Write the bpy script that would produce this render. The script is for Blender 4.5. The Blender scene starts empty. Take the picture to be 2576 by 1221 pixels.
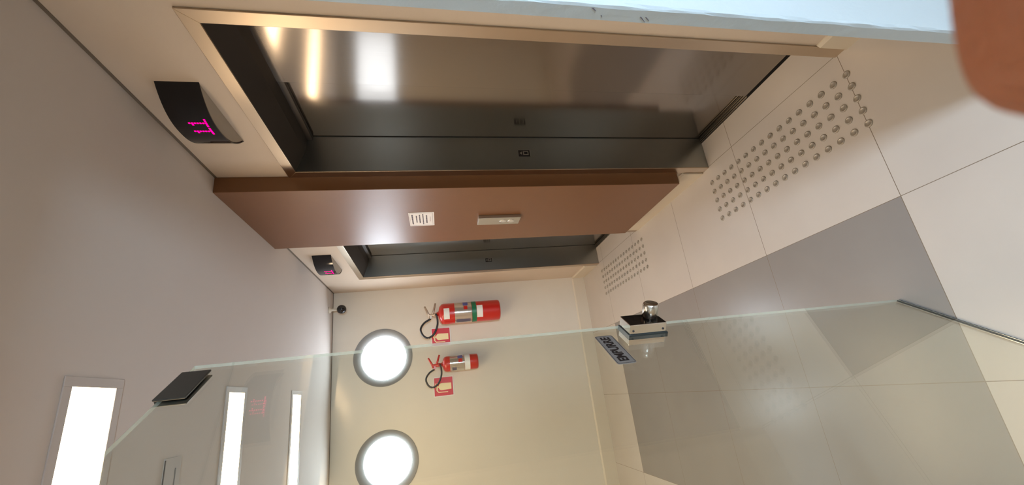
import bpy, bmesh, math, random
from math import sin, cos, pi, radians, sqrt
from mathutils import Vector, Matrix
random.seed(7)
SC = bpy.context.scene
COL = SC.collection

# ------------------------------------------------------------------ camera
CAM = Vector((0, 0, 1.5))
FWD = Vector((0.30675658, 0.93064991, -0.19947716)).normalized()
RGT = Vector((0.94470647, -0.32323054, -0.05524214)).normalized()
UPV = RGT.cross(FWD).normalized()
F_PX, CX, CY = 1014.1, 10.98, 44.5
cd = bpy.data.cameras.new('camera')
cam = bpy.data.objects.new('camera', cd)
COL.objects.link(cam)
# the phone is held on its side: picture right is the world's down, picture top is the world's right
m = Matrix.Identity(4)
X, Y, Z = -UPV, RGT, -FWD
for i in range(3):
    m[i][0], m[i][1], m[i][2], m[i][3] = X[i], Y[i], Z[i], CAM[i]
cam.matrix_world = m
cd.sensor_fit = 'HORIZONTAL'
cd.sensor_width = 36
cd.lens = 36 * F_PX / 2576
cd.shift_x = -CX / 2576
cd.shift_y = CY / 2576
cd.clip_start = 0.003
cd.clip_end = 100
cd.dof.use_dof = True
cd.dof.focus_distance = 2.2
cd.dof.aperture_fstop = 15
SC.camera = cam

# ------------------------------------------------------------------ world, light levels, exposure
w = bpy.data.worlds.new('world')
SC.world = w
w.use_nodes = True
w.node_tree.nodes['Background'].inputs[0].default_value = (0.75, 0.85, 1, 1)
w.node_tree.nodes['Background'].inputs[1].default_value = 0.3
vs = SC.view_settings
vs.view_transform = 'Standard'
vs.look = 'None'
vs.exposure = 0.0
vs.gamma = 1
vs.use_curve_mapping = False
LAMP_COL, LAMP_POW = (1.0, 0.76, 0.49), 22.0          # ceiling fittings
PORT_COL, PORT_POW = (0.80, 0.90, 1.0), 19.0         # porthole panes
HIGH_POW = 5.0                                       # high window beyond the frame
DAY_POW = 95.0                                       # daylight window behind the camera

# ------------------------------------------------------------------ materials
def mat(name, col, rough=0.5, metal=0.0, bump=0.0, bscale=200, mottle=0.0, mscale=6, spec=0.5, coat=0.0):
    M = bpy.data.materials.new(name)
    M.use_nodes = True
    nt = M.node_tree
    b = nt.nodes['Principled BSDF']
    b.inputs['Base Color'].default_value = (*col, 1)
    b.inputs['Roughness'].default_value = rough
    b.inputs['Metallic'].default_value = metal
    b.inputs['Specular IOR Level'].default_value = spec
    b.inputs['Coat Weight'].default_value = coat
    tc = nt.nodes.new('ShaderNodeTexCoord')
    if mottle > 0:
        n = nt.nodes.new('ShaderNodeTexNoise')
        n.inputs['Scale'].default_value = mscale
        n.inputs['Detail'].default_value = 6
        nt.links.new(tc.outputs['Object'], n.inputs['Vector'])
        mx = nt.nodes.new('ShaderNodeMix')
        mx.data_type = 'RGBA'
        mx.inputs[6].default_value = (*[c * (1 - mottle) for c in col], 1)
        mx.inputs[7].default_value = (*[min(1, c * (1 + mottle)) for c in col], 1)
        nt.links.new(n.outputs['Fac'], mx.inputs[0])
        nt.links.new(mx.outputs[2], b.inputs['Base Color'])
    if bump > 0:
        n2 = nt.nodes.new('ShaderNodeTexNoise')
        n2.inputs['Scale'].default_value = bscale
        n2.inputs['Detail'].default_value = 4
        nt.links.new(tc.outputs['Object'], n2.inputs['Vector'])
        bp = nt.nodes.new('ShaderNodeBump')
        bp.inputs['Strength'].default_value = bump
        bp.inputs['Distance'].default_value = 0.002
        nt.links.new(n2.outputs['Fac'], bp.inputs['Height'])
        nt.links.new(bp.outputs['Normal'], b.inputs['Normal'])
    return M

def emit(name, col, power):
    M = bpy.data.materials.new(name)
    M.use_nodes = True
    nt = M.node_tree
    nt.nodes.remove(nt.nodes['Principled BSDF'])
    e = nt.nodes.new('ShaderNodeEmission')
    e.inputs[0].default_value = (*col, 1)
    e.inputs[1].default_value = power
    nt.links.new(e.outputs[0], nt.nodes['Material Output'].inputs[0])
    return M

def steel(name, col, rough, aniso, streak=0.04, rot=0.0):
    M = mat(name, col, rough, 1.0)
    nt = M.node_tree
    b = nt.nodes['Principled BSDF']
    b.inputs['Anisotropic'].default_value = aniso
    b.inputs['Anisotropic Rotation'].default_value = rot
    g = nt.nodes.new('ShaderNodeNewGeometry')
    c = nt.nodes.new('ShaderNodeVectorMath')
    c.operation = 'CROSS_PRODUCT'
    c.inputs[1].default_value = (0, 0.001, 1)
    nt.links.new(g.outputs['Normal'], c.inputs[0])
    nt.links.new(c.outputs[0], b.inputs['Tangent'])
    # vertical brushing
    mp = nt.nodes.new('ShaderNodeMapping')
    mp.inputs['Scale'].default_value = (160, 160, 1.2)
    tc = nt.nodes.new('ShaderNodeTexCoord')
    n = nt.nodes.new('ShaderNodeTexNoise')
    n.inputs['Scale'].default_value = 3
    n.inputs['Detail'].default_value = 3
    nt.links.new(tc.outputs['Object'], mp.inputs['Vector'])
    nt.links.new(mp.outputs[0], n.inputs['Vector'])
    mr = nt.nodes.new('ShaderNodeMapRange')
    mr.inputs['To Min'].default_value = rough - streak
    mr.inputs['To Max'].default_value = rough + streak
    nt.links.new(n.outputs['Fac'], mr.inputs['Value'])
    nt.links.new(mr.outputs[0], b.inputs['Roughness'])
    return M

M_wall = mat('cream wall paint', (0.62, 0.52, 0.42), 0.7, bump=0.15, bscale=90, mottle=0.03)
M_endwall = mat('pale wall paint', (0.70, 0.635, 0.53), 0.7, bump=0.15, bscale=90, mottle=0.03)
M_ceil = mat('ceiling paint', (0.59, 0.535, 0.495), 0.8, bump=0.1, bscale=90, mottle=0.02)
M_base = mat('baseboard paint', (0.66, 0.58, 0.46), 0.45)
M_jamb = mat('white gloss paint', (0.37, 0.42, 0.44), 0.38, bump=0.6, bscale=38, coat=0.3)
M_steel = steel('brushed stainless steel', (0.285, 0.25, 0.22), 0.14, 0.6, 0.03)
M_steel_j = steel('side reveal steel', (0.40, 0.41, 0.385), 0.30, 0.3, 0.02)
M_steel_f = steel('stainless frame steel', (0.56, 0.46, 0.35), 0.28, 0.75, 0.008, 0.25)
M_dark = mat('black gap', (0.012, 0.011, 0.010), 0.6)
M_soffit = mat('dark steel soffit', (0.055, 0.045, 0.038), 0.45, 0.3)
M_sill = mat('sill aluminium', (0.42, 0.36, 0.28), 0.35, 1.0)
M_wood = mat('brown laminate', (0.175, 0.076, 0.029), 0.35, mottle=0.05, mscale=14, bump=0.08, bscale=300)
M_blackgloss = mat('black glossy plastic', (0.006, 0.005, 0.006), 0.08)
M_grayplast = mat('grey plastic', (0.36, 0.32, 0.27), 0.5)
M_paper = mat('paper', (0.80, 0.80, 0.84), 0.7)
M_ink = mat('ink', (0.10, 0.09, 0.13), 0.7)
M_callbox = mat('satin steel box', (0.48, 0.46, 0.40), 0.3, 0.8)
M_chrome = mat('chrome', (0.85, 0.86, 0.86), 0.06, 1.0)
M_satin = mat('satin nickel', (0.62, 0.60, 0.56), 0.2, 1.0)
M_red = mat('fire red paint', (0.52, 0.016, 0.010), 0.3, coat=0.4)
M_redsign = mat('red sign face', (0.56, 0.012, 0.02), 0.45)
M_yel = mat('cream pictogram', (0.86, 0.74, 0.42), 0.6)
M_wht = mat('white sticker', (0.80, 0.78, 0.72), 0.55)
M_silver = mat('silver label', (0.60, 0.55, 0.48), 0.15, 0.7)
M_green = mat('green band', (0.01, 0.16, 0.07), 0.4)
M_blue = mat('blue print', (0.10, 0.11, 0.32), 0.4)
M_rubber = mat('black rubber hose', (0.015, 0.014, 0.014), 0.4)
M_brass = mat('valve metal', (0.55, 0.45, 0.36), 0.35, 0.8)
M_stud = mat('grey stud metal', (0.36, 0.32, 0.27), 0.35, 0.35, mottle=0.1, mscale=60)
M_skin = mat('skin', (0.27, 0.078, 0.024), 0.6, bump=0.5, bscale=700, mottle=0.15, mscale=60)
M_skin.node_tree.nodes['Principled BSDF'].inputs['Subsurface Weight'].default_value = 0.15
M_skin.node_tree.nodes['Principled BSDF'].inputs['Subsurface Scale'].default_value = 0.004
M_nail = mat('nail', (0.60, 0.33, 0.24), 0.3)
M_ring = mat('shade-grey porthole trim', (0.20, 0.19, 0.175), 0.5)  # backlit shade of the porthole splay is put into this grey
M_lampframe = mat('lamp frame enamel', (0.48, 0.435, 0.405), 0.5)
M_vent = mat('vent enamel', (0.45, 0.41, 0.38), 0.6)
M_lamp = emit('lit diffuser', LAMP_COL, LAMP_POW)
M_port = emit('daylit frosted pane', PORT_COL, PORT_POW)
M_high = emit('daylit high pane', PORT_COL, HIGH_POW)
M_day = emit('daylit rear pane', (0.64, 0.82, 1.0), DAY_POW)
M_led = emit('red led', (1.0, 0.0, 0.16), 4.0)
M_plate = mat('grey sticker', (0.15, 0.135, 0.125), 0.45)
M_txt = mat('black lettering', (0.012, 0.008, 0.008), 0.5)
M_bronze = mat('dark lock face', (0.035, 0.028, 0.024), 0.10, 0.9)
M_patch = mat('dark patch plate', (0.055, 0.052, 0.045), 0.3, 0.6)
M_gasket = mat('dark gasket', (0.010, 0.016, 0.017), 0.4)

def glass_mat(name, tint, edge=False):
    M = bpy.data.materials.new(name)
    M.use_nodes = True
    nt = M.node_tree
    nt.nodes.remove(nt.nodes['Principled BSDF'])
    out = nt.nodes['Material Output']
    tr = nt.nodes.new('ShaderNodeBsdfTransparent')
    tr.inputs[0].default_value = (*tint, 1)
    gl = nt.nodes.new('ShaderNodeBsdfGlossy')
    gl.inputs['Roughness'].default_value = 0.01
    gl.inputs[0].default_value = (0.97, 1, 0.97, 1)
    # Schlick reflectance of one pane face, the same from both sides
    g = nt.nodes.new('ShaderNodeNewGeometry')
    dt = nt.nodes.new('ShaderNodeVectorMath'); dt.operation = 'DOT_PRODUCT'
    nt.links.new(g.outputs['Normal'], dt.inputs[0]); nt.links.new(g.outputs['Incoming'], dt.inputs[1])
    def ma(op, a, b_=0.0):
        n = nt.nodes.new('ShaderNodeMath'); n.operation = op
        for i, q in enumerate((a, b_)):
            if isinstance(q, (int, float)): n.inputs[i].default_value = q
            else: nt.links.new(q, n.inputs[i])
        return n.outputs[0]
    fr = ma('POWER', ma('SUBTRACT', 1.0, ma('ABSOLUTE', dt.outputs['Value'])), 5.0)
    fr = ma('ADD', ma('MULTIPLY', fr, 0.957), 0.043)
    mx = nt.nodes.new('ShaderNodeMixShader')
    nt.links.new(fr, mx.inputs[0])
    nt.links.new(tr.outputs[0], mx.inputs[1])
    nt.links.new(gl.outputs[0], mx.inputs[2])
    if edge:
        gl.inputs['Roughness'].default_value = 0.10
        mx.inputs[0].default_value = 0.32
        nt.links.remove(mx.inputs[0].links[0])
        df = nt.nodes.new('ShaderNodeBsdfDiffuse')
        df.inputs[0].default_value = (0.85, 0.92, 0.86, 1)
        m2 = nt.nodes.new('ShaderNodeMixShader')
        m2.inputs[0].default_value = 0.27
        nt.links.new(mx.outputs[0], m2.inputs[1]); nt.links.new(df.outputs[0], m2.inputs[2])
        mx = m2
    nt.links.new(mx.outputs[0], out.inputs[0])
    return M
M_glass = glass_mat('clear door glass', (0.93, 0.955, 0.93))
M_gedge = glass_mat('polished glass edge', (0.80, 0.86, 0.80), edge=True)

# floor: porcelain tiles on a 0.584 m grid, a darker field of 2 x 4 tiles in the middle of the hall
T = 0.584
X0, Y0 = 0.456, 0.9405
def floor_mat():
    M = bpy.data.materials.new('porcelain floor tiles')
    M.use_nodes = True
    nt = M.node_tree
    L = nt.links.new
    b = nt.nodes['Principled BSDF']
    tc = nt.nodes.new('ShaderNodeTexCoord')
    sp = nt.nodes.new('ShaderNodeSeparateXYZ')
    L(tc.outputs['Object'], sp.inputs[0])
    def ma(op, a, bb=None, c=None):
        n = nt.nodes.new('ShaderNodeMath')
        n.operation = op
        for i, v in enumerate((a, bb, c)):
            if v is None: continue
            if isinstance(v, (int, float)): n.inputs[i].default_value = v
            else: L(v, n.inputs[i])
        return n.outputs[0]
    def line(ax, o):
        t = ma('FRACT', ma('ADD', ma('DIVIDE', ma('SUBTRACT', ax, o), T), 50.5))
        return ma('LESS_THAN', ma('ABSOLUTE', ma('SUBTRACT', t, 0.5)), 0.0011 / T)
    grout = ma('MAXIMUM', line(sp.outputs[0], X0), line(sp.outputs[1], Y0))
    def inside(ax, lo, hi):
        return ma('MULTIPLY', ma('GREATER_THAN', ax, lo), ma('LESS_THAN', ax, hi))
    dark = ma('MULTIPLY', inside(sp.outputs[0], X0 - 2 * T, X0), inside(sp.outputs[1], Y0, Y0 + 4 * T))
    n = nt.nodes.new('ShaderNodeTexNoise')
    n.inputs['Scale'].default_value = 5
    n.inputs['Detail'].default_value = 8
    L(tc.outputs['Object'], n.inputs['Vector'])
    def mix(f, a, c):
        x = nt.nodes.new('ShaderNodeMix')
        x.data_type = 'RGBA'
        L(f, x.inputs[0])
        for i, v in ((6, a), (7, c)):
            if isinstance(v, tuple): x.inputs[i].default_value = (*v, 1)
            else: L(v, x.inputs[i])
        return x.outputs[2]
    light = mix(n.outputs['Fac'], (0.51, 0.46, 0.42), (0.57, 0.52, 0.47))
    drk = mix(n.outputs['Fac'], (0.235, 0.215, 0.205), (0.27, 0.25, 0.235))
    c = mix(dark, light, drk)
    c = mix(grout, c, (0.20, 0.155, 0.115))
    L(c, b.inputs['Base Color'])
    b.inputs['Roughness'].default_value = 0.26
    b.inputs['Specular IOR Level'].default_value = 0.6
    return M
M_floor = floor_mat()

# ------------------------------------------------------------------ mesh helpers
class MB:
    def __init__(s):
        s.bm = bmesh.new()
        s.mi = 0
    def face(s, pts, mi=None, smooth=False):
        vs_ = [s.bm.verts.new(p) for p in pts]
        f = s.bm.faces.new(vs_)
        f.material_index = s.mi if mi is None else mi
        f.smooth = smooth
        return f
    def box(s, x0, x1, y0, y1, z0, z1, mi=None):
        x0, x1 = min(x0, x1), max(x0, x1); y0, y1 = min(y0, y1), max(y0, y1); z0, z1 = min(z0, z1), max(z0, z1)
        v = [s.bm.verts.new(p) for p in ((x0,y0,z0),(x1,y0,z0),(x1,y1,z0),(x0,y1,z0),(x0,y0,z1),(x1,y0,z1),(x1,y1,z1),(x0,y1,z1))]
        for q in ((0,3,2,1),(4,5,6,7),(0,1,5,4),(1,2,6,5),(2,3,7,6),(3,0,4,7)):
            f = s.bm.faces.new([v[i] for i in q])
            f.material_index = s.mi if mi is None else mi
        return s
    def prism(s, pts, axis, a, b, mi=None):
        """extrude a 2-D outline along axis; the other two axes keep x<y<z order"""
        def p3(p, t):
            q = list(p); q.insert(axis, t); return q
        n = len(pts)
        A = [s.bm.verts.new(p3(p, a)) for p in pts]
        B = [s.bm.verts.new(p3(p, b)) for p in pts]
        fs = [s.bm.faces.new(A), s.bm.faces.new(list(reversed(B)))]
        for i in range(n):
            fs.append(s.bm.faces.new([A[i], B[i], B[(i+1) % n], A[(i+1) % n]]))
        for f in fs: f.material_index = s.mi if mi is None else mi
        return s
    def lathe(s, prof, seg=32, M=None, mi=None, a0=0.0, a1=2*pi, caps=True):
        """profile (r, h) turned about local z"""
        M = M or Matrix.Identity(4)
        full = abs((a1 - a0) - 2*pi) < 1e-6
        n = seg if full else seg + 1
        rings = []
        for r, h in prof:
            if r < 1e-7:
                rings.append([s.bm.verts.new(M @ Vector((0, 0, h)))])
            else:
                rings.append([s.bm.verts.new(M @ Vector((r*cos(a0+(a1-a0)*i/seg), r*sin(a0+(a1-a0)*i/seg), h))) for i in range(n)])
        for A, B in zip(rings, rings[1:]):
            for i in range(seg):
                j = (i+1) % n if full else i+1
                if len(A) == 1 and len(B) == 1: continue
                if len(A) == 1: vv = [A[0], B[i], B[j]]
                elif len(B) == 1: vv = [A[i], B[0], A[j]]
                else: vv = [A[i], A[j], B[j], B[i]]
                f = s.bm.faces.new(vv)
                f.smooth = True
                f.material_index = s.mi if mi is None else mi
        return s
    def tube(s, pts, r, seg=10, mi=None, flat=1.0):
        pts = [Vector(p) for p in pts]
        rad = r if isinstance(r, (list, tuple)) else [r]*len(pts)
        rings = []
        up = Vector((0, 0, 1))
        for i, p in enumerate(pts):
            t = (pts[min(i+1, len(pts)-1)] - pts[max(i-1, 0)]).normalized()
            u = t.cross(up)
            if u.length < 1e-3: u = t.cross(Vector((1, 0, 0)))
            u.normalize()
            v = t.cross(u)
            rings.append([s.bm.verts.new(p + rad[i]*(cos(2*pi*k/seg)*u + flat*sin(2*pi*k/seg)*v)) for k in range(seg)])
        for A, B in zip(rings, rings[1:]):
            for k in range(seg):
                f = s.bm.faces.new([A[k], A[(k+1) % seg], B[(k+1) % seg], B[k]])
                f.smooth = True
                f.material_index = s.mi if mi is None else mi
        s.bm.faces.new(list(reversed(rings[0]))).material_index = s.mi if mi is None else mi
        s.bm.faces.new(rings[-1]).material_index = s.mi if mi is None else mi
        return s
    def build(s, name, mats, parent=None, bevel=0.0, bseg=2, label=None, loc=None):
        bmesh.ops.recalc_face_normals(s.bm, faces=s.bm.faces)
        me = bpy.data.meshes.new(name)
        s.bm.to_mesh(me)
        s.bm.free()
        for m_ in (mats if isinstance(mats, (list, tuple)) else [mats]):
            me.materials.append(m_)
        o = bpy.data.objects.new(name, me)
        COL.objects.link(o)
        if parent: o.parent = parent
        if loc: o.location = loc
        if label: o['label'] = label
        if bevel:
            bv = o.modifiers.new('bevel', 'BEVEL')
            bv.width = bevel; bv.segments = bseg; bv.limit_method = 'ANGLE'; bv.angle_limit = radians(40)
        return o

def tag(o, label=None, cat=None, group=None, kind=None):
    if label: o['label'] = label
    if cat: o['category'] = cat
    if group: o['group'] = group
    if kind: o['kind'] = kind
    return o
def thing(name, loc, rz, label, cat, group=None):
    o = bpy.data.objects.new(name, None)
    o.empty_display_size = 0.05
    COL.objects.link(o)
    o.location = loc
    o.rotation_euler = (0, 0, rz)
    return tag(o, label, cat, group)
def smooth(pts, n=8):
    """Catmull-Rom through points"""
    P = [Vector(p) for p in pts]
    P = [2*P[0]-P[1]] + P + [2*P[-1]-P[-2]]
    out = []
    for i in range(1, len(P)-2):
        for k in range(n):
            t = k/n
            out.append(0.5*((2*P[i]) + (-P[i-1]+P[i+1])*t + (2*P[i-1]-5*P[i]+4*P[i+1]-P[i+2])*t*t + (-P[i-1]+3*P[i]-3*P[i+1]+P[i+2])*t**3))
    out.append(P[-2])
    return out

# ------------------------------------------------------------------ room dimensions
W = 1.039          # elevator wall plane
XL = -1.90         # left wall
YE = 3.827         # end wall
H = 2.423          # ceiling height
YB = -1.30         # back wall behind the camera
E1, E2 = 1.329, 2.989      # elevator door centres
HO = 0.381         # half width of the opening
ZI, ZT, ZD = 2.081, 2.124, 2.032

# floor and ceiling
MB().box(XL-0.15, W+0.42, YB-0.15, YE+0.15, -0.12, 0.0).build('floor', M_floor)['kind'] = 'structure'
MB().box(XL-0.15, W+0.42, YB-0.15, YE+0.15, H, H+0.12).build('ceiling', M_ceil)['kind'] = 'structure'

# elevator wall with two openings
b = MB()
hz = ZI + 0.018
h0 = HO + 0.018
b.box(W, W+0.40, YB-0.15, E1-h0, 0, H)
b.box(W, W+0.40, E1+h0, E2-h0, 0, H)
b.box(W, W+0.40, E2+h0, YE+0.15, 0, H)
b.box(W, W+0.40, E1-h0, E1+h0, hz, H)
b.box(W, W+0.40, E2-h0, E2+h0, hz, H)
b.build('wall_right', M_wall)['kind'] = 'structure'

# end wall with round openings and one wide high opening further left
PORTS = [(0.421, 1.992), (-0.437, 1.972)]
RO, RI, PD = 0.252, 0.194, 0.045
b = MB()
def patch_hole(b, cx, cz, hs, r, y0, y1, seg=64):
    sq, ci = [], []
    for i in range(seg):
        a = 2*pi*(i+0.5)/seg - 3*pi/4
        c, s_ = cos(a), sin(a)
        k = hs/max(abs(c), abs(s_))
        sq.append((cx+c*k, cz+s_*k)); ci.append((cx+c*r, cz+s_*r))
    for i in range(seg):
        j = (i+1) % seg
        b.face([(sq[i][0], y0, sq[i][1]), (sq[j][0], y0, sq[j][1]), (ci[j][0], y0, ci[j][1]), (ci[i][0], y0, ci[i][1])])
        b.face([(ci[i][0], y0, ci[i][1]), (ci[j][0], y0, ci[j][1]), (ci[j][0], y1, ci[j][1]), (ci[i][0], y1, ci[i][1])])
HS = 0.30
zc = 1.982
WX0, WX1, WZ0, WZ1 = -1.86, -0.74, 1.80, 2.25
def wq(x0, x1, z0, z1):
    b.face([(x0, YE, z0), (x1, YE, z0), (x1, YE, z1), (x0, YE, z1)])
wq(XL-0.15, W+0.4, 0, zc-HS)
wq(XL-0.15, W+0.4, zc+HS, H)
xs = [W+0.4, PORTS[0][0]+HS, PORTS[0][0]-HS, PORTS[1][0]+HS, PORTS[1][0]-HS, XL-0.15]
wq(xs[1], xs[0], zc-HS, zc+HS); wq(xs[3], xs[2], zc-HS, zc+HS)
wq(WX1, xs[4], zc-HS, zc+HS); wq(xs[5], WX0, zc-HS, zc+HS)
wq(WX0, WX1, zc-HS, WZ0); wq(WX0, WX1, WZ1, zc+HS)
for cx, cz in PORTS:
    sq = []
    seg = 64
    for i in range(seg):
        a = 2*pi*i/seg - 3*pi/4
        c, s_ = cos(a), sin(a)
        k = HS/max(abs(c), abs(s_))
        sq.append(((cx+c*k, zc+s_*k), (cx+c*RO, cz+s_*RO)))
    for i in range(seg):
        A, B_ = sq[i], sq[(i+1) % seg]
        b.face([(A[0][0], YE, A[0][1]), (B_[0][0], YE, B_[0][1]), (B_[1][0], YE, B_[1][1]), (A[1][0], YE, A[1][1])])
# solid back of the wall, clear of the openings' depth
b.box(XL-0.15, W+0.4, YE+0.09, YE+0.15, 0, H)
wend = b.build('wall_end', M_endwall)
wend['kind'] = 'structure'
bmesh_fix = bmesh.new(); bmesh_fix.from_mesh(wend.data)
bmesh.ops.remove_doubles(bmesh_fix, verts=bmesh_fix.verts, dist=1e-5)
for f in bmesh_fix.faces:
    if abs(f.calc_center_median().y - YE) < 1e-4 and f.normal.y > 0: f.normal_flip()
bmesh_fix.to_mesh(wend.data); bmesh_fix.free()

RX = Matrix.Rotation(radians(90), 4, 'X')   # lathe axis z -> -y
for i, (cx, cz) in enumerate(PORTS):
    r = thing('window_%d' % (i+1), (cx, YE, cz), 0, ('round porthole window crossed by the glass door edge', 'round porthole window lower in the picture, seen wholly through the glass door')[i], 'window')
    r['kind'] = 'structure'
    # splayed trim: from the wall face back to the pane
    b = MB().lathe([(RO+0.001, 0.003), (RO-0.004, 0.004), (RI+0.006, -PD+0.006), (RI, -PD), (RI, -PD-0.02), (RO+0.001, -PD-0.02), (RO+0.001, 0.003)], 72, RX)
    b.build('window_frame', M_ring, r, label='splayed ring trim with backlit shade painted grey')
    MB().lathe([(0, -PD-0.004), (RI+0.002, -PD-0.004), (RI+0.002, -PD-0.012), (0, -PD-0.012)], 72, RX).build('pane', M_port, r, label='blown-out white pane')
r = thing('window_3', ((WX0+WX1)/2, YE, (WZ0+WZ1)/2), 0, 'high rectangular window at the left end of the end wall', 'window')
r['kind'] = 'structure'
wh, hh = (WX1-WX0)/2, (WZ1-WZ0)/2
b = MB()
for a in ((-wh, -wh+0.03, -hh, hh), (wh-0.03, wh, -hh, hh), (-wh, wh, -hh, -hh+0.02), (-wh, wh, hh-0.02, hh)):
    b.box(a[0], a[1], -0.004, 0.06, a[2], a[3])
b.build('window_frame', M_ring, r)
MB().box(-wh+0.02, wh-0.02, 0.03, 0.04, -hh+0.01, hh-0.01).build('pane', M_high, r)

# left wall, doorway walls, back wall
JX, JY0, JY1 = 0.602, 0.470, 0.500
MB().box(XL-0.15, XL, YB-0.15, YE+0.15, 0, H).build('wall_left', M_wall)['kind'] = 'structure'
b = MB().box(XL, -0.42, 0.33, 0.45, 0, H)
b.box(-0.42, JX, 0.33, 0.45, 2.10, H)  # added header, out of view, keeps the rear daylight off the ceiling
b.build('wall_front_and_light_block', M_wall)['kind'] = 'structure'
b = MB()
n = 46
def jit(k, z):    # hand-painted, slightly wavy arris
    return 0.0009*sin(z*23+k) + 0.0007*sin(z*61+2*k) + random.uniform(-0.0005, 0.0005)
rings = []
for i in range(n*2+1):
    z = H*i/(n*2)
    a = jit(0, z); c = jit(1.7, z)
    prof = [(JX, JY1), (JX, JY0+0.0062+a), (JX+0.0016, JY0+0.0022+c), (JX+0.0062+a, JY0), (W, JY0), (W, JY1)]
    rings.append([b.bm.verts.new((p[0], p[1], z)) for p in prof])
for A, B_ in zip(rings, rings[1:]):
    for k in range(6):
        b.bm.faces.new([A[k], A[(k+1) % 6], B_[(k+1) % 6], B_[k]])
b.bm.faces.new(rings[0]); b.bm.faces.new(rings[-1])
jamb = b.build('door_jamb', M_jamb)
tag(jamb, 'white glossy painted door jamb close to the lens', 'door jamb')
# paint chips and scratches on the jamb
b = MB()
for (z0, y0, z1, y1, wd) in ((1.212, JY0+0.008, 1.205, JY0+0.013, 0.0018), (1.118, JY0+0.018, 1.105, JY0+0.028, 0.0012), (1.108, JY0+0.018, 1.098, JY0+0.025, 0.0010), (1.192, JY0+0.020, 1.189, JY0+0.024, 0.0008)):
    b.box(JX-0.0006, JX+0.0004, y0, y1, z0-wd, z0+wd) if abs(z0-z1) < 0.001 else b.prism([(y0, z0-wd), (y1, z1-wd*0.4), (y1, z1+wd*0.4), (y0, z0+wd)], 0, JX-0.0005, JX+0.0004)
b.build('paint_chip', M_ink, jamb, label='dark chips and scratches in the white paint')

b = MB()
DX0, DX1, DZ0, DZ1 = 0.15, 0.60, 1.10, 1.85
FX0, FX1, FZ0, FZ1 = -1.3, -0.25, 1.83, 2.2
b.box(XL-0.15, FX0, YB-0.15, YB, 0, H); b.box(FX1, DX0, YB-0.15, YB, 0, H); b.box(DX1, W+0.4, YB-0.15, YB, 0, H)
for q in ((DX0, DX1, DZ0, DZ1), (FX0, FX1, FZ0, FZ1)):
    b.box(q[0], q[1], YB-0.15, YB, 0, q[2]); b.box(q[0], q[1], YB-0.15, YB, q[3], H)
b.build('wall_back', M_wall)['kind'] = 'structure'
for nm, q, lb, pm in (('window_4', (DX0, DX1, DZ0, DZ1), 'tall daylit window in the wall behind the photographer', M_day), ('window_5', (FX0, FX1, FZ0, FZ1), 'low wide window strip high in the wall behind the photographer', M_high)):
    r = thing(nm, ((q[0]+q[1])/2, YB, (q[2]+q[3])/2), 0, lb, 'window')
    r['kind'] = 'structure'
    wh, hh = (q[1]-q[0])/2, (q[3]-q[2])/2
    b = MB()
    for a in ((-wh, -wh+0.03, -hh, hh), (wh-0.03, wh, -hh, hh), (-wh, wh, -hh, -hh+0.03), (-wh, wh, hh-0.03, hh)):
        b.box(a[0], a[1], -0.09, -0.03, a[2], a[3])
    b.build('window_frame', M_ring, r)
    MB().box(-wh+0.02, wh-0.02, -0.075, -0.065, -hh+0.02, hh-0.02).build('pane', pm, r)

# dark strip painting in the shade where the walls meet the ceiling
M_shade_strip = mat('painted ceiling line shade', (0.16, 0.125, 0.09), 0.7)
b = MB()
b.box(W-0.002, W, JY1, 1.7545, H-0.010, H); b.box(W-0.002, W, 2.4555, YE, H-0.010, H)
b.build('shade_strip_1', M_shade_strip)['kind'] = 'structure'
MB().box(XL, W-0.002, YE-0.002, YE, H-0.005, H).build('shade_strip_2', M_shade_strip)['kind'] = 'structure'

# baseboards
def bb(name, axis, a, c, plane, sgn, h=0.128, t=0.012):
    b = MB()
    prof = [(plane, 0), (plane+sgn*t, 0), (plane+sgn*t, h-0.012), (plane+sgn*t*0.35, h), (plane, h)]
    if axis == 1:
        b.prism(prof, 1, a, c)
    else:
        b.prism(prof, 0, a, c)
    o = b.build(name, M_base)
    o['kind'] = 'structure'
    return o
bb('baseboard_right_near', 1, JY1, E1-0.425, W, -1)
bb('baseboard_right_middle', 1, E1+0.436, E2-0.425, W, -1)
bb('baseboard_right_far', 1, E2+0.436, YE, W, -1)
bb('baseboard_end', 0, XL, W-0.012, YE, -1)
bb('baseboard_left', 1, 0.45, YE-0.012, XL, 1)

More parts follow.
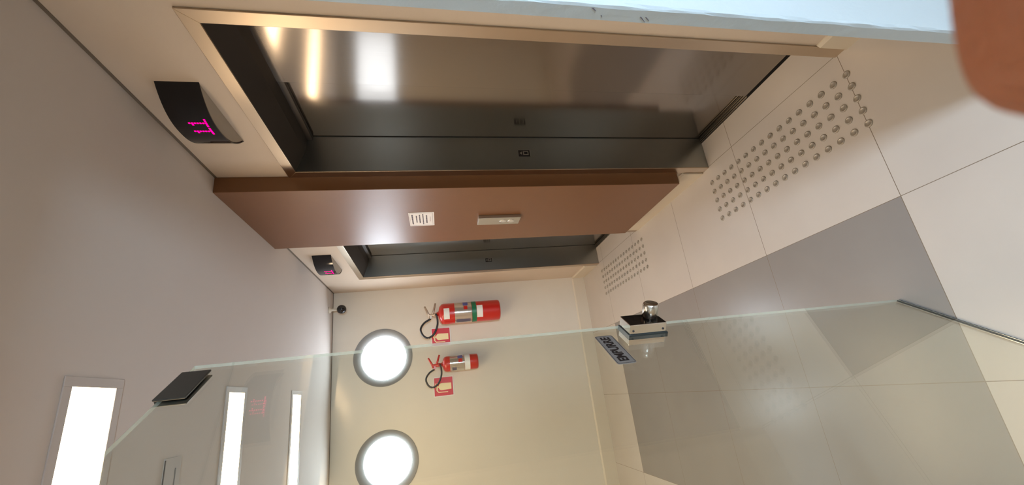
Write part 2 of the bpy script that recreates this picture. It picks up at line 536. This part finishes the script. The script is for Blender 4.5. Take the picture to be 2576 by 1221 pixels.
# ------------------------------------------------------------------ elevators
def plate_mark(b, y, z, x, s=1.0):
    pass
def make_elevator(yc, label):
    t = thing('elevator_doorway', (W, yc, 0), 0, label, 'elevator door', 'stainless elevator doorways in the right wall')
    of_, on_ = 0.435, -0.423
    # front frame: three mitred strips, folded back into the wall
    b = MB()
    fx = -0.006
    b.prism([(on_, 0), (-HO, 0), (-HO, ZI), (on_, ZT)], 0, fx, 0.0)
    b.prism([(HO, 0), (of_, 0), (of_, ZT), (HO, ZI)], 0, fx, 0.0)
    b.prism([(on_, ZT), (-HO, ZI), (HO, ZI), (of_, ZT)], 0, fx, 0.0)
    b.build('frame', M_steel_f, t, bevel=0.0012)
    # reveals
    for s_, nm in ((-1, 'near'), (1, 'far')):
        b = MB().prism([(-0.001, s_*HO), (0.215, s_*HO), (0.215, s_*(HO+0.014)), (-0.001, s_*(HO+0.014))], 2, 0.001, ZI)
        b.build('side_reveal', M_steel_j, t)
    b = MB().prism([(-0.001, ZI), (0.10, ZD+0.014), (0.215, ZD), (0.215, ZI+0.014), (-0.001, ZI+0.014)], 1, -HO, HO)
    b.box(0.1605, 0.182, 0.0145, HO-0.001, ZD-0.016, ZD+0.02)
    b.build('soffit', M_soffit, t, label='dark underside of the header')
    # door leaves
    MB().box(0.158, 0.178, -HO, 0.014, 0.007, ZD+0.03).build('door_leaf', M_steel, t, bevel=0.001)
    MB().box(0.183, 0.203, -0.02, HO-0.001, 0.007, ZD+0.03).build('door_leaf', M_steel, t, bevel=0.001)
    # dark shaft gaps
    b = MB()
    b.box(0.181, 0.2145, HO-0.0035, HO, 0.003, ZD)
    b.box(0.204, 0.214, -HO, HO, 0.0, 2.08)
    b.build('shaft_gap', M_dark, t, label='black gap behind the sliding leaf')
    # sill: dark groove and two metal tracks
    b = MB()
    b.box(0.150, 0.204, -HO, HO, 0.0003, 0.0012, 1)
    for x0 in (0.154, 0.166, 0.178):
        b.box(x0, x0+0.0045, 0.014, HO, 0.001, 0.0045, 0)
    b.build('sill', [M_sill, M_dark], t, label='brass-toned door track')
    # small pictogram plate on the far reveal
    b = MB()
    xs_, zs_ = 0.088, 1.027
    b.box(xs_-0.0165, xs_+0.0165, HO-0.003, HO-0.0005, zs_-0.029, zs_+0.029, 0)
    y0, y1 = HO-0.0036, HO-0.003
    b.box(xs_-0.011, xs_+0.011, y0, y1, zs_-0.022, zs_+0.006, 1)
    b.box(xs_-0.006, xs_+0.006, y0-0.0005, y1, zs_-0.017, zs_+0.001, 0)
    b.prism([(xs_-0.009, zs_+0.012), (xs_+0.009, zs_+0.012), (xs_, zs_+0.024)], 1, y0, y1, 1)
    b.box(xs_-0.0165, xs_+0.0165, HO-0.0042, HO-0.0005, zs_-0.032, zs_-0.029, 1)
    b.build('floor_plate', [M_txt, M_callbox], t, label='small black pictogram plate')
    return t
make_elevator(E1, 'stainless steel elevator doorway nearer the camera, with closed sliding doors')
make_elevator(E2, 'far stainless steel elevator doorway between the brown panel and the end wall')

# ------------------------------------------------------------------ floor indicators (bow-fronted, black)
def make_indicator(yc, text, label, hw=0.157, z0=2.197, z1=2.32, bulge=0.078):
    t = thing('floor_indicator', (W, yc, z0), 0, label, 'elevator indicator', 'black elevator indicators under the ceiling')
    N = 28
    hgt = z1-z0
    def arc(k, off=0.0):
        u = -1+2*k/N
        return (-(bulge+off)*(1-abs(u)**2.3)-off*0.0, u*hw)
    b = MB()
    A = [arc(k) for k in range(N+1)]
    for k in range(N):
        b.face([(A[k][0], A[k][1], 0.0), (A[k+1][0], A[k+1][1], 0.0), (A[k+1][0], A[k+1][1], hgt), (A[k][0], A[k][1], hgt)], smooth=True)
    b.face([(p[0], p[1], hgt) for p in A])
    for k in range(N):
        q = 0.004
        b.face([(A[k][0], A[k][1], 0.0), (A[k+1][0], A[k+1][1], 0.0), (A[k+1][0]+q, A[k+1][1], 0.0), (A[k][0]+q, A[k][1], 0.0)])
    b.build('front_cover', M_blackgloss, t)
    b = MB()
    b.prism([(min(p[0]+0.006, -0.0005), p[1]*0.985) for p in A], 2, 0.0015, 0.010)
    b.build('underside', M_grayplast, t, label='pale grey underside')
    # dot matrix
    b = MB()
    glyph = {'1': ['00100', '01100', '00100', '00100', '00100', '00100', '11111']}
    p = 0.0072
    ymid = text[1]
    zt_ = text[2]
    step = 0.036
    for ci, ch in enumerate(text[0]):
        for rr in range(7):
            for cc in range(5):
                if glyph[ch][rr][cc] == '1':
                    y = ymid - ((ci-(len(text[0])-1)/2)*step + (cc-2)*p*0.9)
                    z = zt_ - rr*p*1.15
                    u = y/hw
                    x = -bulge*(1-abs(u)**2.3)
                    b.box(x-0.0012, x+0.0005, y-p*0.32, y+p*0.32, z-p*0.36, z+p*0.36)
    b.build('red_digits', M_led, t, label='glowing pink-red digits 11')
    return t
make_indicator(1.333, ('11', -0.031, 0.073), 'black bow-fronted indicator lit with 11 above the nearer elevator')
make_indicator(2.975, ('11', -0.018, 0.073), 'black bow-fronted indicator above the far elevator', hw=0.175)

# ------------------------------------------------------------------ brown panel between the elevators
PX = W-0.075
t = thing('wall_panel', (W, 2.10, 0.17), 0, 'tall brown laminate panel standing proud between the two elevators', 'wall panel')
b = MB().box(PX-W, 0.0, 1.755-2.10, 2.455-2.10, 0.0, H-0.17-0.0005)
b.build('panel_box', M_wood, t, bevel=0.0015)
b = MB().box(-0.055, -0.001, 1.77-2.10, 2.44-2.10, -0.016, -0.0005)
b.build('rear_batten', M_base, t)

# notice
t = thing('paper_notice', (PX, 2.102, 1.487), 0, 'white printed paper notice on the brown panel above the call buttons', 'notice')
MB().box(-0.0012, 0, -0.088, 0.088, 0, 0.135).build('sheet', M_paper, t)
b = MB()
for z, a, c, hgt in ((0.117, -0.062, 0.062, 0.0075), (0.095, -0.048, 0.040, 0.006), (0.078, -0.06, 0.05, 0.0065), (0.060, -0.068, 0.066, 0.0055), (0.041, -0.052, 0.052, 0.007), (0.022, -0.034, 0.030, 0.0022)):
    y = a
    while y < c:
        L_ = random.uniform(0.010, 0.022)
        b.box(-0.0017, -0.0012, y, min(y+L_, c), z-hgt/2, z+hgt/2)
        y += L_ + 0.0022
b.box(-0.0016, -0.0012, -0.081, 0.081, 0.0075, 0.0088); b.box(-0.0016, -0.0012, -0.081, 0.081, 0.1290, 0.1298)
b.box(-0.0016, -0.0012, -0.081, -0.0798, 0.008, 0.1298); b.box(-0.0016, -0.0012, 0.0798, 0.081, 0.008, 0.1298)
b.build('print', M_ink, t, label='dark lines of small print')

# call plate
t = thing('call_plate', (PX, 2.124, 0.997), 0, 'narrow grey metal call plate with two round buttons on the brown panel', 'elevator call button')
MB().box(-0.020, 0, -0.046, 0.046, 0, 0.244).build('housing', M_callbox, t, bevel=0.002)
RYm = Matrix.Rotation(radians(-90), 4, 'Y')
for z in (0.099, 0.051):
    MB().lathe([(0, 0.0235), (0.0125, 0.0235), (0.015, 0.0225), (0.0185, 0.0225), (0.0195, 0.0215), (0.0195, 0.0195)], 28, Matrix.Translation((0, 0, z)) @ RYm).build('button', M_chrome, t, label='round chrome button')

# ------------------------------------------------------------------ tactile studs
b = MB().lathe([(0.0138, 0.0), (0.0135, 0.0022), (0.0118, 0.0038), (0.0095, 0.0042), (0.0090, 0.0036), (0, 0.0036)], 20)
stud0 = b.build('tactile_stud', M_stud)
ordn = ['first', 'second', 'third', 'fourth', 'fifth', 'sixth', 'seventh', 'eighth', 'ninth', 'tenth', 'eleventh', 'twelfth', 'thirteenth', 'fourteenth', 'fifteenth', 'sixteenth']
first = True
for (sx, sy, wh_) in ((0.9455, 0.9376, 'nearer'), (0.9465, 2.5518, 'far')):
    for i in range(5):
        for j in range(16):
            o = stud0 if first else stud0.copy()
            if not first: COL.objects.link(o)
            first = False
            o.location = (sx-0.0526*i, sy+0.0521*j, 0)
            tag(o, 'grey floor stud before the %s elevator, %s row from the doors, %s from the camera' % (wh_, ordn[i], ordn[j]), 'floor stud', 'tactile studs before the %s elevator' % wh_)

# ------------------------------------------------------------------ ceiling lights
def make_light(yc, label, name='ceiling_light'):
    x1, L_ = 0.141, 1.22
    t = thing(name, (x1-L_/2, yc, H), 0, label, 'ceiling light', 'long recessed ceiling lights')
    hw, hl = 0.0745, L_/2
    b = MB()
    o_ = 0.026
    zb = -0.004
    for a in ((-hl-o_, -hl, -hw-o_, hw+o_), (hl, hl+o_, -hw-o_, hw+o_), (-hl, hl, -hw-o_, -hw), (-hl, hl, hw, hw+o_)):
        b.box(a[0], a[1], a[2], a[3], zb, 0)
    b.build('frame', M_lampframe, t, bevel=0.001)
    MB().box(-hl, hl, -hw, hw, -0.003, -0.0005).build('diffuser', M_lamp, t, label='glowing warm white diffuser')
    return t
make_light(1.329, 'long glowing ceiling light nearest the camera, partly outside the glass door')
make_light(2.145, 'middle of the three long glowing ceiling lights, seen through the glass door')
make_light(2.968, 'thin-looking glowing ceiling light nearest the round windows')

# narrow slotted ceiling vent
t = thing('ceiling_vent', (-0.35, 1.725, H), 0, 'narrow beige slotted vent in the ceiling between two lights', 'ceiling vent')
MB().box(-0.27, 0.27, -0.046, 0.046, -0.004, 0).build('frame', M_vent, t)
b = MB().box(-0.25, 0.235, 0.012, 0.018, -0.0045, -0.003)
b.box(-0.27, 0.265, -0.0465, -0.043, -0.0045, -0.002)
b.build('slot', M_soffit, t, label='dark slot lines')

# ------------------------------------------------------------------ security camera
cx, cy, cz = 0.856, YE-0.13, 2.319
t = thing('security_camera', (cx, cy, H), 0, 'small black dome camera on a white mount in the far ceiling corner', 'camera')
b = MB().lathe([(0, 0), (0.028, 0), (0.028, -0.012), (0.012, -0.020), (0.010, -0.068), (0, -0.068)], 24)
b.build('mount', M_base, t, label='pale ceiling mount')
b = MB()
prof = [(0.039*cos(radians(a)), 0.039*sin(radians(a))) for a in range(-90, 91, 12)]
prof[0] = (0, -0.039); prof[-1] = (0, 0.039)
b.lathe(prof, 28, Matrix.Translation((0, 0, cz-H)) @ Matrix.Rotation(radians(90), 4, 'X'))
b.build('camera_head', M_blackgloss, t, label='black ball head')

# ------------------------------------------------------------------ fire extinguishers
def make_ext(x, z0, hb, R, label, big):
    yc = YE-R-0.028
    t = thing('fire_extinguisher', (x, yc, z0), 0, label, 'fire extinguisher', 'fire extinguishers on the end wall')
    k = R/0.093
    b = MB().lathe([(0, 0), (R*0.86, 0), (R*0.97, 0.006), (R, 0.02), (R, hb-0.05*k), (R*0.95, hb-0.028*k), (R*0.72, hb-0.008*k), (R*0.34, hb), (R*0.22, hb+0.012), (R*0.22, hb+0.02), (0, hb+0.02)], 48)
    b.build('cylinder', M_red, t)
    # labels: curved bands hugging the cylinder front (front is -y)
    def band(name, za, zb, a0, a1, m_, lab=None, off=0.0008, rings=1):
        o = MB().lathe([(R+off, za), (R+off, zb)], 28, None, a0=radians(a0), a1=radians(a1)).build(name, m_, t, label=lab)
        return o
    if big:
        band('silver_label', hb*0.475, hb*0.745, 185, 355, M_silver, 'silver printed label')
        band('green_band', hb*0.395, hb*0.470, 185, 355, M_green, 'dark green printed band')
        band('white_sticker', hb*0.295, hb*0.390, 225, 295, M_wht, 'white inspection sticker')
        band('white_sticker', hb*0.83, hb*0.92, 228, 290, M_wht, 'white sticker near the shoulder')
        band('blue_square', hb*0.53, hb*0.61, 300, 330, M_blue, 'blue square on the label', 0.0014)
        band('red_mark', hb*0.54, hb*0.60, 275, 297, M_red, 'red mark on the label', 0.0014)
        band('dark_picture', hb*0.50, hb*0.72, 198, 222, M_ink, 'dark pictures on the label', 0.0014)
    else:
        band('silver_label', hb*0.39, hb*0.80, 185, 355, M_silver, 'silver printed label')
        band('white_band', hb*0.235, hb*0.385, 185, 355, M_wht, 'cream inspection band')
        band('blue_square', hb*0.44, hb*0.58, 300, 335, M_blue, 'blue square on the label', 0.0012)
        band('red_mark', hb*0.45, hb*0.56, 268, 297, M_red, 'red mark on the label', 0.0012)
        band('dark_picture', hb*0.62, hb*0.74, 205, 235, M_ink, 'dark pictures on the label', 0.0012)
    # valve body, gauge, two levers
    zt_ = hb+0.015
    b = MB().lathe([(0.013, zt_), (0.016, zt_+0.006), (0.016, zt_+0.03), (0.011, zt_+0.036), (0.011, zt_+0.072), (0, zt_+0.075)], 20)
    b.lathe([(0, 0), (0.010, 0), (0.010, 0.018), (0, 0.018)], 16, Matrix.Translation((0, -0.014, zt_+0.022)) @ Matrix.Rotation(radians(90), 4, 'X'))
    b.box(-0.035, 0.0, -0.009, 0.009, zt_+0.048, zt_+0.064)
    b.build('valve', M_brass if big else M_red, t, label='brassy valve' if big else 'red valve')
    lm = M_brass if big else M_red
    e = 1.0 if big else 0.82
    MB().tube([(-0.012, 0, zt_+0.045), (0.035*e, 0, zt_+0.030), (0.105*e, -0.004, zt_+0.010)], [0.007, 0.006, 0.005], 8, flat=1.5).build('lower_lever', lm, t)
    MB().tube([(-0.022, 0, zt_+0.066), (0.018*e, 0, zt_+0.080), (0.082*e, -0.002, zt_+0.108)], [0.006, 0.006, 0.005], 8, flat=1.5).build('upper_lever', lm, t)
    # hose loop to the left
    s_ = 1.0 if big else 0.90
    a0 = (-0.034, 0, zt_+0.058)
    pts = [a0, (-0.070*s_, -0.004, zt_+0.118*s_), (-0.125*s_, -0.012, zt_+0.150*s_), (-0.185*s_, -0.014, zt_+0.128*s_), (-0.205*s_, -0.014, zt_+0.085*s_), (-0.175*s_, -0.014, zt_+0.035*s_), (-0.105*s_, -0.016, zt_+0.003), (-0.045*s_, -0.020, zt_-0.001), (0.002, -0.030, zt_+0.010)]
    MB().tube(smooth(pts, 7), 0.0088 if big else 0.0078, 10).build('hose', M_rubber, t, label='black looped hose')
    # wall bracket touching the wall
    b = MB().box(-0.018, 0.018, R*0.9, R+0.028, hb*0.62, hb*0.80)
    b.build('wall_bracket', M_satin, t)
    return t
make_ext(0.742, 0.927, 0.560, 0.094, 'large red fire extinguisher on the end wall beside the elevators', True)
make_ext(0.297, 1.165, 0.312, 0.067, 'small red fire extinguisher seen through the glass door', False)

def make_sign(x, z, label):
    t = thing('extinguisher_sign', (x, YE, z), 0, label, 'safety sign', 'red extinguisher signs on the end wall')
    MB().box(-0.084, 0.084, -0.004, 0, -0.088, 0.088).build('backing', M_wht, t, label='white sign border')
    MB().box(-0.078, 0.078, -0.0052, -0.004, -0.080, 0.083).build('red_face', M_redsign, t)
    b = MB()
    y0, y1 = -0.0062, -0.0052
    N = 10
    out = [(-0.027, -0.066), (0.027, -0.066)] + [(0.030*cos(radians(a)), 0.020+0.026*sin(radians(a))) for a in range(0, 181, 18)]
    b.prism(out, 1, y0, y1)
    b.box(-0.007, 0.007, y0, y1, 0.045, 0.056)
    b.prism([(-0.036, 0.055), (0.030, 0.052), (0.034, 0.060), (-0.030, 0.066)], 1, y0, y1)
    b.prism([(-0.006, 0.066), (0.034, 0.072), (0.032, 0.077), (-0.010, 0.073)], 1, y0, y1)
    b.prism([(-0.036, 0.062), (-0.050, 0.048), (-0.052, -0.035), (-0.045, -0.035), (-0.043, 0.044), (-0.031, 0.056)], 1, y0, y1)
    b.build('pictogram', M_yel, t, label='cream extinguisher pictogram')
    return t
make_sign(0.556, 1.476, 'red extinguisher sign beside the large extinguisher, cut by the glass edge')
make_sign(0.114, 1.478, 'red extinguisher sign beside the small extinguisher, behind the glass')

# ------------------------------------------------------------------ glass door
GA = radians(34.607)
GX, GY, GH, GW, GT = 0.140, 1.0672, 2.0513, 0.80, 0.008
ux, uy = -sin(GA), -cos(GA)
gd = thing('glass_door', (GX, GY, 0), math.atan2(uy, ux), 'frameless clear glass door standing ajar into the hall', 'glass door')
b = MB()
z0 = 0.008
v = lambda x, y, z: (x, y, z)
b.face([(0, 0, z0), (GW, 0, z0), (GW, 0, GH), (0, 0, GH)], 0)
b.face([(0, -GT, z0), (GW, -GT, z0), (GW, -GT, GH), (0, -GT, GH)], 0)
for q in ([(0, 0, z0), (0, -GT, z0), (0, -GT, GH), (0, 0, GH)], [(GW, 0, z0), (GW, -GT, z0), (GW, -GT, GH), (GW, 0, GH)],
          [(0, 0, GH), (GW, 0, GH), (GW, -GT, GH), (0, -GT, GH)], [(0, 0, z0), (GW, 0, z0), (GW, -GT, z0), (0, -GT, z0)]):
    b.face(q, 1)
b.build('glass_pane', [M_glass, M_gedge], gd)
# dark bottom seal
MB().box(0.0, GW, -GT+0.001, -0.001, 0.0005, 0.008).build('bottom_seal', M_gasket, gd, label='thin dark seal under the glass')
# top patch fitting
b = MB().box(0.033, 0.138, 0.0003, 0.005, 2.002, 2.060)
b.box(0.033, 0.138, -GT-0.004, -GT-0.0003, 2.002, 2.060)
b.box(0.035, 0.136, -GT-0.001, 0.001, 2.0515, 2.059)
b.build('patch_fitting', M_patch, gd, bevel=0.0015, label='dark patch fitting at the top corner')
# lock, gripping the free edge on both faces
lk = MB().box(0.0, 0.062, 0.002, 0.029, 0.893, 1.000).build('lock_case', M_chrome, gd, bevel=0.0012, label='square chrome lock case')
MB().box(0.0015, 0.0605, 0.029, 0.0298, 0.8945, 0.9985).build('cover_plate', M_bronze, lk, label='dark mirror cover plate')
MB().box(-0.002, 0.066, -GT-0.0035, 0.002, 0.889, 1.003).build('gasket', M_gasket, lk, label='dark gasket strip')
b = MB().box(0.0, 0.062, -GT-0.022, -GT-0.0035, 0.893, 1.000)
b.build('rear_plate', M_chrome, lk, bevel=0.002)
kz, kx = 0.923, 0.024
RM = Matrix.Translation((kx, 0.0, kz)) @ Matrix.Rotation(radians(-90), 4, 'X')
MB().lathe([(0.0175, 0.0298), (0.0215, 0.034), (0.0215, 0.066), (0.0200, 0.0705), (0.0180, 0.0725), (0.0165, 0.0715), (0, 0.0715)], 40, RM).build('knob', M_satin, lk, label='round satin metal knob')
b = MB()
for xx, zz in ((0.0625, 0.903), (0.0625, 0.990)):
    b.lathe([(0, 0.0012), (0.003, 0.0012), (0.003, 0)], 12, Matrix.Translation((0.062, 0.012, zz)) @ Matrix.Rotation(radians(90), 4, 'Y'))
b.build('screw', M_dark, lk, label='small dark screw heads')

# EMPURRE plate
st = thing('push_sign', (0, 0, 0), 0, 'small grey EMPURRE sign stuck on the glass door beside the lock', 'door sign')
st.location = Vector((GX, GY, 0)) + Vector((ux, uy, 0))*0.124 + Vector((0, 0, 1.0485))
st.rotation_euler = (0, 0, math.atan2(uy, ux))
def rrect(hx, hz_, r, n_=5):
    o_ = []
    for (cx_, cz_, a_) in ((hx-r, hz_-r, 0), (-hx+r, hz_-r, 90), (-hx+r, -hz_+r, 180), (hx-r, -hz_+r, 270)):
        for k in range(n_+1):
            a = radians(a_+90*k/n_)
            o_.append((cx_+r*cos(a), cz_+r*sin(a)+0.0245))
    return o_
MB().prism(rrect(0.0705, 0.0245, 0.006), 1, 0.0006, 0.0022).build('plate', M_plate, st, label='grey sign plate')
b = MB()
o1, o2 = rrect(0.0690, 0.0230, 0.005), rrect(0.0678, 0.0218, 0.0045)
for i in range(len(o1)):
    j = (i+1) % len(o1)
    b.face([(o1[i][0], 0.0025, o1[i][1]), (o1[j][0], 0.0025, o1[j][1]), (o2[j][0], 0.0025, o2[j][1]), (o2[i][0], 0.0025, o2[i][1])])
b.build('border', M_txt, st, label='thin dark border line')
fc = bpy.data.curves.new('lettering', 'FONT')
fc.body = 'EMPURRE'
fc.size = 0.0265
fc.align_x = 'CENTER'
fc.align_y = 'CENTER'
fc.extrude = 0.0002
fc.offset = 0.0009
fo = bpy.data.objects.new('lettering_curve', fc)
COL.objects.link(fo)
bpy.context.view_layer.update()
me = bpy.data.meshes.new_from_object(fo.evaluated_get(bpy.context.evaluated_depsgraph_get()))
bpy.data.objects.remove(fo)
# text plane -> local: letters run towards -x, up is z, facing +y
xs_ = [v_.co.x for v_ in me.vertices]
sc_ = 0.120/(max(xs_)-min(xs_))
for v_ in me.vertices:
    x_, y_, z_ = v_.co
    v_.co = (-x_*sc_, 0.0026+z_, y_*1.25+0.0245)
me.materials.clear()
me.materials.append(M_txt)
lt = bpy.data.objects.new('lettering', me)
COL.objects.link(lt)
lt.parent = st
lt['label'] = 'black capital letters EMPURRE'

# ------------------------------------------------------------------ the photographer's hand at the edge of the lens
def cp(px, py, d):        # a point d metres ahead of the lens seen at a pixel of the photograph
    bb_ = (1288+CX-px)/F_PX
    aa_ = (610.5+CY-py)/F_PX
    return CAM + d*(FWD + aa_*RGT + bb_*UPV)
hd = MB()
bm = hd.bm
lay = bm.verts.layers.skin.verify()
def sv(p, r):
    v_ = bm.verts.new(p)
    v_[lay].radius = (r, r)
    return v_
tip = cp(3010, 60, 0.0245)
R_, U_, F_ = RGT, UPV, FWD
def rel(r, u, f): return tip + R_*r + U_*u + F_*f
palm = sv(rel(0.105, -0.045, -0.014), 0.022)
palm[lay].use_root = True
wrist = sv(rel(0.155, -0.062, -0.030), 0.024)
fore = sv(rel(0.215, -0.090, -0.050), 0.028)
fore2 = sv(rel(0.290, -0.125, -0.080), 0.033)
for a_, b_ in ((palm, wrist), (wrist, fore), (fore, fore2)): bm.edges.new((a_, b_))
def chain(root, pts):
    prev = root
    for p, r in pts:
        v_ = sv(p, r)
        bm.edges.new((prev, v_))
        prev = v_
chain(palm, [(rel(0.078, -0.014, -0.004), 0.0105), (rel(0.048, -0.002, 0.002), 0.0088), (rel(0.024, 0.0003, 0.0015), 0.0108), (rel(0.008, 0, 0), 0.0112), (tip, 0.0108), (rel(-0.0048, 0.0, 0), 0.0080)])
chain(palm, [(rel(0.076, -0.036, -0.006), 0.0105), (rel(0.040, -0.026, 0.006), 0.0090), (rel(0.016, -0.025, 0.004), 0.0084), (rel(-0.002, -0.026, -0.002), 0.0078)])
chain(palm, [(rel(0.078, -0.057, -0.008), 0.0100), (rel(0.044, -0.048, 0.006), 0.0086), (rel(0.022, -0.047, 0.004), 0.0080), (rel(0.006, -0.048, -0.002), 0.0074)])
chain(palm, [(rel(0.084, -0.076, -0.012), 0.0090), (rel(0.056, -0.069, 0.000), 0.0076), (rel(0.038, -0.068, -0.002), 0.0070), (rel(0.026, -0.068, -0.006), 0.0066)])
chain(palm, [(rel(0.098, -0.012, -0.034), 0.0120), (rel(0.066, -0.004, -0.042), 0.0100), (rel(0.040, -0.008, -0.044), 0.0088)])
ho = hd.build('hand', M_skin)
tag(ho, "blurred tip of the photographer's finger over the lower right corner", 'hand')
ho.modifiers.new('skin', 'SKIN').use_smooth_shade = True
sb = ho.modifiers.new('sub', 'SUBSURF')
sb.levels = 2
sb.render_levels = 3
